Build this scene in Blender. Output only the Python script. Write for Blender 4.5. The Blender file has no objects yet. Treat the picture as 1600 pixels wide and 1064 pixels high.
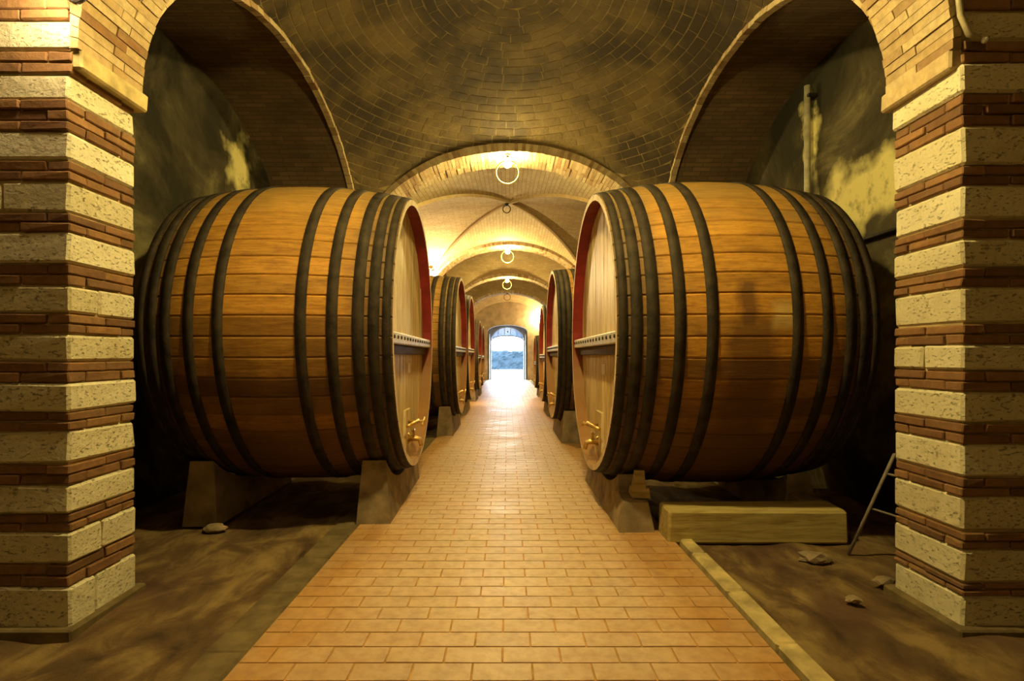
import bpy, bmesh, math, random
from math import sin, cos, pi, sqrt, radians
from mathutils import Vector, Matrix

random.seed(11)
SC = bpy.context.scene
COL = SC.collection

# ------------------------------------------------------------------ camera
cam_data = bpy.data.cameras.new('camera')
cam_data.sensor_fit = 'HORIZONTAL'
cam_data.sensor_width = 36.0
cam_data.lens = 830.0 / 1600.0 * 36.0
cam_data.shift_x = 7.0 / 1600.0
cam_data.shift_y = 25.0 / 1600.0
cam_data.clip_end = 500
cam = bpy.data.objects.new('camera', cam_data)
cam.location = (0, 0, 1.5)
cam.rotation_euler = (pi / 2, 0, 0)
COL.objects.link(cam)
SC.camera = cam

# ------------------------------------------------------------------ world, exposure
world = bpy.data.worlds.new('world')
SC.world = world
world.use_nodes = True
wn = world.node_tree.nodes
wl = world.node_tree.links
wn.clear()
w_out = wn.new('ShaderNodeOutputWorld')
w_bg = wn.new('ShaderNodeBackground')
w_bg.inputs['Color'].default_value = (0.62, 0.82, 1.0, 1)
w_bg.inputs['Strength'].default_value = 11.0
wl.new(w_bg.outputs[0], w_out.inputs[0])
SC.view_settings.view_transform = 'Standard'
SC.view_settings.look = 'None'
SC.view_settings.gamma = 1.0
SC.view_settings.use_curve_mapping = False
SC.view_settings.exposure = 2.0
SC.cycles.use_denoising = True
SC.cycles.max_bounces = 10
SC.cycles.diffuse_bounces = 6
SC.cycles.sample_clamp_indirect = 6.0
SC.cycles.use_light_tree = True
BULB_COL = (1.0, 0.78, 0.28)
E_ARCH0, E_ARCH1, E_ARCH = 760.0, 440.0, 540.0      # bulbs under the arch crowns
E_BACK = 60.0
E_WALL0, E_WALL = 50.0, 800.0                       # wall lamps

# ------------------------------------------------------------------ main measures
XL, XR = -2.42, 2.51          # nave faces of the pillars
XC, HW = (XL + XR) / 2, (XR - XL) / 2
XO = 3.7                      # outer walls
S = 3.20                      # springing height
ARCHES = [(2.93, 3.45), (8.70, 9.45), (16.0, 16.8), (22.3, 23.0), (28.0, 28.7)]
Y_END, Y_BACK = 34.0, -3.2
BAYS = [(Y_BACK, 2.93), (3.45, 8.70), (9.45, 16.0), (16.8, 22.3), (23.0, 28.0), (28.7, Y_END)]
BR = 1.80                     # rise of the vault edges
AB = 1.66                     # rise of the transverse arches

# ------------------------------------------------------------------ helpers
def tag(o, label=None, cat=None, group=None, kind=None):
    if label: o['label'] = label
    if cat: o['category'] = cat
    if group: o['group'] = group
    if kind: o['kind'] = kind
    return o

def empty(name, loc=(0, 0, 0), rz=0.0, label=None, cat=None, group=None, kind=None):
    o = bpy.data.objects.new(name, None)
    o.empty_display_size = 0.2
    o.location = loc
    o.rotation_euler = (0, 0, rz)
    COL.objects.link(o)
    return tag(o, label, cat, group, kind)

def link(name, me, parent=None):
    o = bpy.data.objects.new(name, me)
    COL.objects.link(o)
    if parent is not None: o.parent = parent
    return o

class MB:
    """collects faces with material index and optional uv, builds one mesh"""
    def __init__(s):
        s.v = []; s.f = []; s.m = []; s.uv = []; s.sm = []
    def vert(s, p):
        s.v.append(tuple(p)); return len(s.v) - 1
    def face(s, idx, m=0, uv=None, sm=False):
        s.f.append(tuple(idx)); s.m.append(m); s.uv.append(uv); s.sm.append(sm)
    def quad(s, a, b, c, d, m=0, uv=None, sm=False):
        i = len(s.v); s.v += [tuple(a), tuple(b), tuple(c), tuple(d)]
        s.face((i, i + 1, i + 2, i + 3), m, uv, sm)
    def box(s, lo, hi, m=0, ch=0.0, jit=0.0):
        lo, hi = Vector(lo), Vector(hi)
        if ch <= 0:
            i = len(s.v)
            for z in (lo.z, hi.z):
                for x, y in ((lo.x, lo.y), (hi.x, lo.y), (hi.x, hi.y), (lo.x, hi.y)):
                    s.v.append((x, y, z))
            for q in ((3, 2, 1, 0), (4, 5, 6, 7), (0, 1, 5, 4), (1, 2, 6, 5), (2, 3, 7, 6), (3, 0, 4, 7)):
                s.face([i + k for k in q], m)
            return
        ch = min(ch, min(hi - lo) * 0.4)
        idx = {}
        for cx in (0, 1):
            for cy in (0, 1):
                for cz in (0, 1):
                    base = [(lo, hi)[cx].x, (lo, hi)[cy].y, (lo, hi)[cz].z]
                    ins = [base[0] + (ch if cx == 0 else -ch), base[1] + (ch if cy == 0 else -ch), base[2] + (ch if cz == 0 else -ch)]
                    j = [random.uniform(-jit, jit) for _ in range(3)]
                    for a in range(3):
                        p = list(ins); p[a] = base[a]
                        idx[(cx, cy, cz, a)] = s.vert((p[0] + j[0], p[1] + j[1], p[2] + j[2]))
        def add(keys):
            pts = [idx[k] for k in keys]
            c = (lo + hi) / 2
            P = [Vector(s.v[k]) for k in pts]
            n = (P[1] - P[0]).cross(P[2] - P[0])
            if n.dot(sum(P, Vector()) / len(P) - c) < 0: pts.reverse()
            s.face(pts, m)
        for a in range(3):
            b, c = [k for k in range(3) if k != a]
            for sgn in (0, 1):
                ks = []
                for q in ((0, 0), (1, 0), (1, 1), (0, 1)):
                    co = [0, 0, 0]; co[a] = sgn; co[b] = q[0]; co[c] = q[1]
                    ks.append((*co, a))
                add(ks)
            for qb in (0, 1):
                for qc in (0, 1):
                    c0 = [0, 0, 0]; c0[b] = qb; c0[c] = qc
                    c1 = list(c0); c1[a] = 1
                    add([(*c0, b), (*c1, b), (*c1, c), (*c0, c)])
        for cx in (0, 1):
            for cy in (0, 1):
                for cz in (0, 1):
                    add([(cx, cy, cz, 0), (cx, cy, cz, 1), (cx, cy, cz, 2)])
    def hexa(s, p, m=0, skip=()):
        """8 points: 0-3 one face, 4-7 the opposite"""
        i = len(s.v); s.v += [tuple(q) for q in p]
        for k, q in enumerate(((3, 2, 1, 0), (4, 5, 6, 7), (0, 1, 5, 4), (1, 2, 6, 5), (2, 3, 7, 6), (3, 0, 4, 7))):
            if k in skip: continue
            s.face([i + a for a in q], m)
    def tube(s, pts, r, n=10, m=0, cap=True):
        pts = [Vector(p) for p in pts]
        rs = r if isinstance(r, (list, tuple)) else [r] * len(pts)
        rings = []
        ref = None
        for k, p in enumerate(pts):
            d = (pts[min(k + 1, len(pts) - 1)] - pts[max(k - 1, 0)]).normalized()
            if ref is None:
                ref = d.orthogonal().normalized()
            ref = (ref - d * ref.dot(d)).normalized()
            b = d.cross(ref)
            rings.append([s.vert(p + (ref * cos(2 * pi * a / n) + b * sin(2 * pi * a / n)) * rs[k]) for a in range(n)])
        for k in range(len(rings) - 1):
            for a in range(n):
                s.face((rings[k][a], rings[k][(a + 1) % n], rings[k + 1][(a + 1) % n], rings[k + 1][a]), m, None, True)
        if cap:
            s.face(list(reversed(rings[0])), m); s.face(rings[-1], m)
    def sphere(s, c, r, nu=14, nv=9, m=0, sz=1.0):
        c = Vector(c); rows = []
        for j in range(1, nv):
            t = pi * j / nv
            rows.append([s.vert(c + Vector((r * sin(t) * cos(2 * pi * i / nu), r * sin(t) * sin(2 * pi * i / nu), r * sz * cos(t)))) for i in range(nu)])
        top = s.vert(c + Vector((0, 0, r * sz))); bot = s.vert(c - Vector((0, 0, r * sz)))
        for i in range(nu):
            s.face((top, rows[0][i], rows[0][(i + 1) % nu]), m, None, True)
            s.face((bot, rows[-1][(i + 1) % nu], rows[-1][i]), m, None, True)
        for j in range(len(rows) - 1):
            for i in range(nu):
                s.face((rows[j][i], rows[j + 1][i], rows[j + 1][(i + 1) % nu], rows[j][(i + 1) % nu]), m, None, True)
    def torus(s, c, R, r, n=36, k=10, m=0, axis='y'):
        c = Vector(c); rings = []
        for i in range(n):
            a = 2 * pi * i / n
            row = []
            for j in range(k):
                b = 2 * pi * j / k
                rr = R + r * cos(b)
                p = Vector((rr * cos(a), r * sin(b), rr * sin(a))) if axis == 'y' else Vector((rr * cos(a), rr * sin(a), r * sin(b)))
                row.append(s.vert(c + p))
            rings.append(row)
        for i in range(n):
            for j in range(k):
                s.face((rings[i][j], rings[i][(j + 1) % k], rings[(i + 1) % n][(j + 1) % k], rings[(i + 1) % n][j]), m, None, True)
    def mesh(s, name, mats, fix=False):
        me = bpy.data.meshes.new(name)
        me.from_pydata(s.v, [], s.f)
        for mt in (mats if isinstance(mats, (list, tuple)) else [mats]):
            me.materials.append(mt)
        me.polygons.foreach_set('material_index', s.m)
        me.polygons.foreach_set('use_smooth', s.sm)
        if any(u is not None for u in s.uv):
            lay = me.uv_layers.new(name='UVMap')
            k = 0
            for f, u in zip(s.f, s.uv):
                for q in range(len(f)):
                    if u is not None: lay.data[k].uv = u[q]
                    k += 1
        if fix:
            bm = bmesh.new(); bm.from_mesh(me)
            bmesh.ops.recalc_face_normals(bm, faces=bm.faces)
            bm.to_mesh(me); bm.free()
        me.update()
        return me
    def build(s, name, mats, parent=None, fix=False):
        return link(name, s.mesh(name, mats, fix), parent)

def struct(name, mb, mats, label=None, cat=None, parent=None, fix=False):
    o = mb.build(name, mats, parent, fix)
    if parent is None: tag(o, label, cat, None, 'structure')
    return o

# ------------------------------------------------------------------ materials
class NT:
    def __init__(s, name):
        s.mat = bpy.data.materials.new(name); s.mat.use_nodes = True
        s.t = s.mat.node_tree; s.t.nodes.clear()
        s.out = s.t.nodes.new('ShaderNodeOutputMaterial')
    def n(s, typ, ins=None, **kw):
        nd = s.t.nodes.new('ShaderNode' + typ)
        for k, v in kw.items(): setattr(nd, k, v)
        for k, v in (ins or {}).items():
            sock = nd.inputs[k]
            if hasattr(v, 'is_linked') or isinstance(v, bpy.types.NodeSocket): s.t.links.new(v, sock)
            else:
                if isinstance(v, tuple) and len(v) == 3 and sock.type == 'RGBA': v = (*v, 1)
                sock.default_value = v
        return nd
    def mix(s, fac, a, b, mode='MIX'):
        nd = s.t.nodes.new('ShaderNodeMix'); nd.data_type = 'RGBA'; nd.blend_type = mode
        nd.clamp_factor = True
        for sock, v in ((nd.inputs['Factor'], fac), (nd.inputs[6], a), (nd.inputs[7], b)):
            if isinstance(v, bpy.types.NodeSocket): s.t.links.new(v, sock)
            else:
                if isinstance(v, tuple) and len(v) == 3: v = (*v, 1)
                sock.default_value = v
        return nd.outputs[2]
    def math(s, op, a, b=0.0, c=None, clamp=False):
        nd = s.t.nodes.new('ShaderNodeMath'); nd.operation = op; nd.use_clamp = clamp
        for i, v in enumerate((a, b, c)):
            if v is None: continue
            if isinstance(v, bpy.types.NodeSocket): s.t.links.new(v, nd.inputs[i])
            else: nd.inputs[i].default_value = v
        return nd.outputs[0]
    def ramp(s, fac, stops):
        nd = s.t.nodes.new('ShaderNodeValToRGB')
        e = nd.color_ramp.elements
        while len(e) < len(stops): e.new(0.5)
        for k, (p, c) in enumerate(stops):
            e[k].position = p; e[k].color = (*c, 1) if len(c) == 3 else c
        s.t.links.new(fac, nd.inputs[0])
        return nd.outputs[0]
    def maprange(s, v, a, b, c=0.0, d=1.0):
        nd = s.n('MapRange', {'Value': v, 'From Min': a, 'From Max': b, 'To Min': c, 'To Max': d})
        return nd.outputs[0]
    def coords(s, which='Object', scale=(1, 1, 1), obj=None):
        tc = s.n('TexCoord')
        if obj is not None: tc.object = obj
        return s.n('Mapping', {'Vector': tc.outputs[which], 'Scale': scale}).outputs[0]
    def world(s, scale=(1, 1, 1)):
        g = s.n('NewGeometry')
        return s.n('Mapping', {'Vector': g.outputs['Position'], 'Scale': scale}).outputs[0]
    def noise(s, vec, scale, detail=4.0, rough=0.55, dist=0.0):
        return s.n('TexNoise', {'Vector': vec, 'Scale': scale, 'Detail': detail, 'Roughness': rough, 'Distortion': dist}).outputs[0]
    def rnd(s):
        a = s.n('ObjectInfo').outputs['Random']
        b = s.n('NewGeometry').outputs['Random Per Island']
        return s.math('FRACT', s.math('ADD', a, b))
    def finish(s, col, rough=0.8, spec=0.3, bump=None, bstr=0.4, bdist=0.02, metal=0.0):
        p = s.n('BsdfPrincipled', {'Base Color': col, 'Roughness': rough, 'Specular IOR Level': spec, 'Metallic': metal})
        if bump is not None:
            bm = s.n('Bump', {'Height': bump, 'Strength': bstr, 'Distance': bdist})
            s.t.links.new(bm.outputs[0], p.inputs['Normal'])
        s.t.links.new(p.outputs[0], s.out.inputs[0])
        return s.mat

def simple(name, col, rough=0.7, spec=0.3, metal=0.0, nscale=9.0, amt=0.35, bstr=0.25, world=True):
    t = NT(name)
    v = t.world() if world else t.coords()
    a = t.noise(v, nscale, 5.0)
    dark = tuple(c * (1 - amt) for c in col); lite = tuple(min(1, c * (1 + amt)) for c in col)
    c = t.ramp(a, [(0.3, dark), (0.7, lite)])
    return t.finish(c, rough, spec, t.noise(v, nscale * 4, 4.0), bstr, 0.01, metal)

M = {}
def m_stone():
    t = NT('travertine'); v = t.world()
    r = t.rnd()
    base = t.ramp(r, [(0.0, (0.60, 0.54, 0.35)), (0.5, (0.70, 0.64, 0.44)), (1.0, (0.76, 0.71, 0.52))])
    big = t.noise(v, 3.0, 4.0)
    base = t.mix(t.maprange(big, 0.5, 0.8, 0, 0.5), base, (0.46, 0.37, 0.19))
    pv = t.world((1.0, 1.0, 2.2))
    pit = t.noise(pv, 34.0, 5.0, 0.65)
    pm = t.maprange(pit, 0.58, 0.68, 0, 1)
    base = t.mix(t.math('MULTIPLY', pm, 0.55), base, (0.20, 0.15, 0.07))
    h = t.math('SUBTRACT', t.math('MULTIPLY', t.noise(v, 11.0, 6.0, 0.7), 0.8), t.math('MULTIPLY', pm, 0.9))
    return t.finish(base, 0.9, 0.15, h, 0.75, 0.03)
def m_brick(name, c0, c1, c2, dust=(0.45, 0.36, 0.20), damt=0.35, scale=18.0, ms=2.2, lo=0.4, hi=0.75):
    t = NT(name); v = t.world()
    r = t.rnd()
    base = t.ramp(r, [(0.0, c0), (0.5, c1), (1.0, c2)])
    n1 = t.noise(v, ms, 5.0, 0.62)
    base = t.mix(t.maprange(n1, lo, hi, 0, damt), base, dust)
    n2 = t.noise(v, scale, 5.0, 0.65)
    base = t.mix(t.maprange(n2, 0.35, 0.7, 0.35, 0.0), base, (0.05, 0.035, 0.02))
    return t.finish(base, 0.88, 0.2, n2, 0.5, 0.015)
def m_uvbrick(name, c1, c2, mortar, bw, rh, soot=0.3, sootcol=(0.06, 0.045, 0.02), ms=0.006):
    t = NT(name)
    tc = t.n('TexCoord')
    br = t.n('TexBrick', {'Vector': tc.outputs['UV'], 'Color1': c1, 'Color2': c2, 'Mortar': mortar, 'Scale': 1.0,
                          'Mortar Size': ms, 'Mortar Smooth': 0.2, 'Bias': 0.0, 'Brick Width': bw, 'Row Height': rh})
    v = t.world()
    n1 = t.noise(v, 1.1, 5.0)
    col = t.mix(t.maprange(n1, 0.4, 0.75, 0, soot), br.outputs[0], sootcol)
    n2 = t.noise(v, 20.0, 4.0, 0.65)
    col = t.mix(t.maprange(n2, 0.35, 0.7, 0.3, 0.0), col, (0.07, 0.05, 0.025))
    h = t.math('SUBTRACT', t.math('MULTIPLY', n2, 0.4), t.math('MULTIPLY', br.outputs[1], 0.8))
    return t.finish(col, 0.9, 0.15, h, 0.5, 0.012)
def m_stave(name, obj=None):
    t = NT(name)
    tc = t.n('TexCoord')
    r = t.n('ObjectInfo').outputs['Random']
    off = t.n('CombineXYZ', {'X': t.math('MULTIPLY', r, 37.0), 'Y': t.math('MULTIPLY', r, 91.0), 'Z': 0.0}).outputs[0]
    v = t.n('VectorMath', {0: tc.outputs['Object'], 1: off}, operation='ADD').outputs[0]
    gv = t.n('Mapping', {'Vector': v, 'Scale': (1.2, 16.0, 16.0)}).outputs[0]
    g = t.noise(gv, 3.0, 5.0, 0.6, 0.4)
    base = t.ramp(g, [(0.25, (0.26, 0.115, 0.016)), (0.5, (0.44, 0.22, 0.030)), (0.78, (0.55, 0.31, 0.055))])
    tone = t.ramp(r, [(0.0, (0.70, 0.66, 0.62)), (0.5, (1.0, 1.0, 1.0)), (1.0, (1.16, 1.08, 0.95))])
    base = t.mix(1.0, base, tone, 'MULTIPLY')
    # dusty grey-brown wood towards the two chimes
    sx = t.n('SeparateXYZ', {'Vector': tc.outputs['Object']}).outputs[0]
    ax = t.math('ABSOLUTE', sx)
    n1 = t.noise(v, 4.0, 4.0)
    e = t.math('ADD', ax, t.math('MULTIPLY', t.math('SUBTRACT', n1, 0.5), 0.25))
    base = t.mix(t.maprange(e, 0.60, 0.86, 0.0, 0.85), base, (0.07, 0.046, 0.02))
    st = t.noise(t.n('Mapping', {'Vector': v, 'Scale': (1.0, 3.0, 3.0)}).outputs[0], 2.6, 5.0, 0.65)
    base = t.mix(t.maprange(st, 0.50, 0.78, 0, 0.75), base, (0.15, 0.065, 0.014))
    fine = t.noise(t.n('Mapping', {'Vector': v, 'Scale': (5.0, 14.0, 14.0)}).outputs[0], 3.0, 6.0, 0.7)
    base = t.mix(t.maprange(fine, 0.50, 0.72, 0, 0.5), base, (0.12, 0.06, 0.016))
    # settled dust on the crown of the cask, damp tone plus painted shade on its lower half
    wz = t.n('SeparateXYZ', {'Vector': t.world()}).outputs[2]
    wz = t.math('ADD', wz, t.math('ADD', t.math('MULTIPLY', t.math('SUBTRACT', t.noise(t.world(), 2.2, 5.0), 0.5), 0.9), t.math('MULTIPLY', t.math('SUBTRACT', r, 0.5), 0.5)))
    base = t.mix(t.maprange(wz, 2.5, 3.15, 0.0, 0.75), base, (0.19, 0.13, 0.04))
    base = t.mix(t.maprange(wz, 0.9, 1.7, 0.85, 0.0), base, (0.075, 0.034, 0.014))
    if obj is not None:            # spilt-wine stain on the flank of this cask
        oc = t.n('TexCoord'); oc.object = obj
        wob = t.n('TexNoise', {'Vector': oc.outputs['Object'], 'Scale': 7.0, 'Detail': 4.0})
        ov = t.n('VectorMath', {0: wob.outputs['Color'], 1: (0.14, 0.14, 0.14)}, operation='MULTIPLY').outputs[0]
        ov = t.n('VectorMath', {0: oc.outputs['Object'], 1: ov}, operation='ADD').outputs[0]
        ov = t.n('VectorMath', {0: ov, 1: (0.07, 0.07, 0.07)}, operation='SUBTRACT').outputs[0]
        sp = t.n('SeparateXYZ', {'Vector': ov})
        x, z = sp.outputs[0], sp.outputs[2]
        def boxmask(x0, x1, z0, z1, s=0.035):
            a = t.maprange(x, x0 - s, x0 + s); b = t.maprange(x, x1 - s, x1 + s, 1, 0)
            c = t.maprange(z, z0 - s, z0 + s); d = t.maprange(z, z1 - s, z1 + s, 1, 0)
            return t.math('MULTIPLY', t.math('MULTIPLY', a, b), t.math('MULTIPLY', c, d))
        m1 = boxmask(-0.02, 0.12, 1.7, 2.08); m2 = boxmask(-0.16, 0.22, 0.8, 1.76, 0.06)
        m3 = boxmask(-0.32, -0.12, 1.72, 1.92)
        mk = t.math('MAXIMUM', t.math('MULTIPLY', m1, 0.8), t.math('MULTIPLY', m2, 0.7))
        base = t.mix(mk, base, (0.10, 0.045, 0.015))
        base = t.mix(t.math('MULTIPLY', m3, 0.6), base, (0.62, 0.45, 0.16))
    return t.finish(base, 0.62, 0.3, g, 0.25, 0.01)
def m_wood(name, c0, c1, c2, scale=(14, 14, 1.2), rough=0.65, streak=None):
    t = NT(name)
    tc = t.n('TexCoord'); r = t.n('ObjectInfo').outputs['Random']
    off = t.n('CombineXYZ', {'X': t.math('MULTIPLY', r, 31.0), 'Y': t.math('MULTIPLY', r, 17.0), 'Z': t.math('MULTIPLY', r, 53.0)}).outputs[0]
    v = t.n('VectorMath', {0: tc.outputs['Object'], 1: off}, operation='ADD').outputs[0]
    gv = t.n('Mapping', {'Vector': v, 'Scale': scale}).outputs[0]
    g = t.noise(gv, 3.0, 5.0, 0.6, 0.4)
    base = t.ramp(g, [(0.28, c0), (0.5, c1), (0.75, c2)])
    tone = t.ramp(r, [(0.0, (0.75, 0.72, 0.68)), (1.0, (1.1, 1.08, 1.05))])
    base = t.mix(1.0, base, tone, 'MULTIPLY')
    if streak:
        s2 = t.noise(t.n('Mapping', {'Vector': v, 'Scale': tuple(k * 0.45 for k in scale)}).outputs[0], 1.6, 4.0)
        base = t.mix(t.maprange(s2, 0.5, 0.75, 0, 0.75), base, streak)
    return t.finish(base, rough, 0.3, g, 0.25, 0.01)
def m_emit(name, col, strength):
    t = NT(name)
    e = t.n('Emission', {'Color': col, 'Strength': strength})
    t.t.links.new(e.outputs[0], t.out.inputs[0])
    return t.mat
def m_floorbrick():
    t = NT('terracotta_paving'); v = t.world(); r = t.rnd()
    base = t.ramp(r, [(0.0, (0.46, 0.235, 0.065)), (0.45, (0.51, 0.275, 0.085)), (1.0, (0.55, 0.32, 0.12))])
    n1 = t.noise(v, 1.6, 5.0, 0.6)
    base = t.mix(t.maprange(n1, 0.42, 0.7, 0, 0.5), base, (0.55, 0.42, 0.26))
    # trodden dust along the middle of the path, redder borders
    sx = t.n('SeparateXYZ', {'Vector': v}).outputs[0]
    mid = t.maprange(t.math('ABSOLUTE', sx), 0.75, 1.15, 0.5, 0.0)
    base = t.mix(mid, base, (0.60, 0.47, 0.32))
    n2 = t.noise(v, 14.0, 6.0, 0.65)
    base = t.mix(t.maprange(n2, 0.3, 0.6, 0.4, 0.0), base, (0.22, 0.10, 0.035))
    return t.finish(base, t.maprange(n1, 0.3, 0.7, 0.40, 0.58), 0.5, n2, 0.25, 0.008)
def m_earth():
    t = NT('trodden_earth'); v = t.world((1.6, 0.9, 1.0))
    n1 = t.noise(v, 2.2, 6.0, 0.6, 0.6)
    c = t.ramp(n1, [(0.3, (0.045, 0.026, 0.014)), (0.48, (0.13, 0.080, 0.034)), (0.6, (0.24, 0.165, 0.062)), (0.75, (0.33, 0.23, 0.09))])
    n2 = t.noise(v, 1.1, 3.0)
    c = t.mix(t.maprange(n2, 0.5, 0.66, 0, 0.8), c, (0.07, 0.032, 0.024))
    n3 = t.noise(t.world(), 17.0, 6.0, 0.7)
    return t.finish(c, 0.85, 0.25, n3, 0.7, 0.03)
def m_plaster():
    t = NT('mouldy_plaster'); v = t.world()
    n1 = t.noise(v, 0.75, 6.0, 0.62, 0.7)
    c = t.ramp(n1, [(0.40, (0.028, 0.024, 0.014)), (0.52, (0.075, 0.06, 0.03)), (0.62, (0.20, 0.17, 0.08)), (0.74, (0.42, 0.37, 0.17))])
    n2 = t.noise(v, 6.0, 6.0, 0.7)
    # pale plaster patches, with the lamplit areas of the walls painted in
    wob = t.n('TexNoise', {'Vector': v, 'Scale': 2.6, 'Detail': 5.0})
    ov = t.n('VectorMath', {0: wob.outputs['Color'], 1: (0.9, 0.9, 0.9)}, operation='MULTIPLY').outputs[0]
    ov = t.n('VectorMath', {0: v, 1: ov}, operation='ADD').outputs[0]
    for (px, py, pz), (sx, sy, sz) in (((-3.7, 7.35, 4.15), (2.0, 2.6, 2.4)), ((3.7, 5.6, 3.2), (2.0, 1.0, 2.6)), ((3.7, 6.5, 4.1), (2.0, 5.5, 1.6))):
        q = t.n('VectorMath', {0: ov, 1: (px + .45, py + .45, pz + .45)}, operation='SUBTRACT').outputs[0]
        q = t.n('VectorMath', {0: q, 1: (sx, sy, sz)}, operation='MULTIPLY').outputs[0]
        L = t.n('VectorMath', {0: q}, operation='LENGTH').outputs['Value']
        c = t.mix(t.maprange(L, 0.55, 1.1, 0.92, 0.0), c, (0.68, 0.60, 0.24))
    c = t.mix(t.maprange(n2, 0.52, 0.7, 0, 0.6), c, (0.04, 0.035, 0.018))
    return t.finish(c, 0.9, 0.15, n2, 0.6, 0.03)

M['stone'] = m_stone()
M['red_brick'] = m_brick('red_brick', (0.17, 0.085, 0.042), (0.26, 0.13, 0.058), (0.34, 0.18, 0.075), (0.30, 0.19, 0.10), 0.45)
M['arch_brick'] = m_brick('arch_brick', (0.24, 0.125, 0.05), (0.44, 0.30, 0.14), (0.56, 0.43, 0.23), (0.55, 0.46, 0.27), 0.6)
M['vault_brick'] = m_brick('vault_brick', (0.115, 0.077, 0.026), (0.14, 0.095, 0.033), (0.165, 0.113, 0.038), (0.030, 0.021, 0.012), 0.92, ms=0.9, lo=0.42, hi=0.60)  # soot blotches, plus the vault's shade put into the dark brick colour
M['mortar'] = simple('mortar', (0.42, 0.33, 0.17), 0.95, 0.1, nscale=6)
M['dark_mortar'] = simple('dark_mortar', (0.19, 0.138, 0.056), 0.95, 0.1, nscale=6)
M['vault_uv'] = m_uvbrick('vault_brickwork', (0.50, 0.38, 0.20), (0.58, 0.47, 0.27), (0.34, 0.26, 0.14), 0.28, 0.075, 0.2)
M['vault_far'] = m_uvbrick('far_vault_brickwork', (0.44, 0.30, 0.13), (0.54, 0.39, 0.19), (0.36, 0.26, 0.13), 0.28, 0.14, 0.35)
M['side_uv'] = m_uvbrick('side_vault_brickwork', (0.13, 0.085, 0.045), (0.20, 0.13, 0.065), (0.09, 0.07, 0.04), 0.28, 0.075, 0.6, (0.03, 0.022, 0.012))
M['wall_uv'] = m_uvbrick('wall_brickwork', (0.30, 0.20, 0.10), (0.42, 0.30, 0.16), (0.25, 0.19, 0.11), 0.28, 0.075, 0.4)
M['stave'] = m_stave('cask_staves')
M['chime'] = simple('worn_chime_wood', (0.66, 0.52, 0.33), 0.7, nscale=8, amt=0.25)
def m_red():
    t = NT('oxblood_paint'); v = t.world()
    n1 = t.noise(v, 5.0, 5.0, 0.65)
    c = t.ramp(n1, [(0.3, (0.14, 0.010, 0.010)), (0.7, (0.27, 0.022, 0.018))])
    z = t.n('SeparateXYZ', {'Vector': v}).outputs[2]
    z = t.math('ADD', z, t.math('MULTIPLY', t.math('SUBTRACT', n1, 0.5), 0.5))
    c = t.mix(t.maprange(z, 1.2, 1.75, 1.0, 0.0), c, (0.30, 0.145, 0.04))
    return t.finish(c, 0.5, 0.35, n1, 0.2, 0.01)
M['red_paint'] = m_red()
M['head'] = m_wood('head_wood', (0.40, 0.25, 0.085), (0.68, 0.52, 0.25), (0.84, 0.76, 0.52), (9, 9, 0.8), 0.5, (0.27, 0.14, 0.045))
M['hoop'] = simple('hoop_iron', (0.031, 0.022, 0.012), 0.75, 0.3, 0.1, 9.0, 0.6, 0.5)
M['pale_metal'] = simple('pale_painted_bar', (0.62, 0.57, 0.47), 0.45, 0.5, 0.0, 12, 0.2)
M['dark_metal'] = simple('dark_iron', (0.035, 0.03, 0.026), 0.5, 0.5, 0.7, 12, 0.3)
M['brass'] = simple('brass', (0.62, 0.42, 0.14), 0.38, 0.5, 0.8, 20, 0.25)
M['ring'] = simple('bulb_lit_ring_iron', (0.75, 0.58, 0.16), 0.4, 0.5, 0.2, 14, 0.2)  # glow of the bulb on the ring put into its yellow colour
M['cradle'] = simple('cradle_stone', (0.26, 0.20, 0.12), 0.9, 0.15, 0, 5, 0.45, 0.5)
M['timber'] = m_wood('rough_timber', (0.27, 0.19, 0.06), (0.45, 0.36, 0.13), (0.58, 0.48, 0.20), (1.2, 12, 12), 0.85)
M['bar_shadow_wood'] = m_wood('bar_shadow_tone', (0.05, 0.028, 0.012), (0.09, 0.05, 0.022), (0.14, 0.08, 0.035), (1.2, 1.2, 12), 0.7)  # shade below the crossbar put into the wood colour
M['kerb_pale'] = simple('kerb_stone_pale', (0.48, 0.38, 0.17), 0.85, 0.2, 0, 7, 0.35, 0.5)
M['kerb_dark'] = simple('gutter_stone', (0.15, 0.11, 0.05), 0.85, 0.2, 0, 6, 0.4, 0.5)
M['floorbrick'] = m_floorbrick()
M['joint'] = simple('floor_joint', (0.44, 0.25, 0.085), 0.9, 0.15, 0, 9, 0.3)
M['earth'] = m_earth()
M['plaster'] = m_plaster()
M['end_plaster'] = simple('end_wall_plaster', (0.52, 0.40, 0.24), 0.9, 0.15, 0, 2.5, 0.25)
M['reveal'] = simple('reveal_plaster', (0.22, 0.22, 0.23), 0.9, 0.15, 0, 3, 0.15)
M['pipe'] = simple('painted_pipe', (0.42, 0.37, 0.22), 0.6, 0.4, 0.2, 9, 0.3)
M['pole'] = simple('grey_pole', (0.22, 0.18, 0.14), 0.7, 0.3, 0.0, 9, 0.3)
M['yard'] = simple('yard_gravel', (0.62, 0.60, 0.56), 0.95, 0.1, 0, 2, 0.12)
M['hedge'] = simple('hedge_leaves', (0.0045, 0.010, 0.0155), 0.8, 0.2, 0, 9, 0.25)
M['door_wood'] = m_wood('door_boards', (0.22, 0.24, 0.26), (0.32, 0.35, 0.38), (0.40, 0.43, 0.46), (10, 10, 1), 0.6)
M['ceramic'] = simple('white_ceramic', (0.8, 0.78, 0.72), 0.3, 0.5, 0, 10, 0.05)
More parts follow.
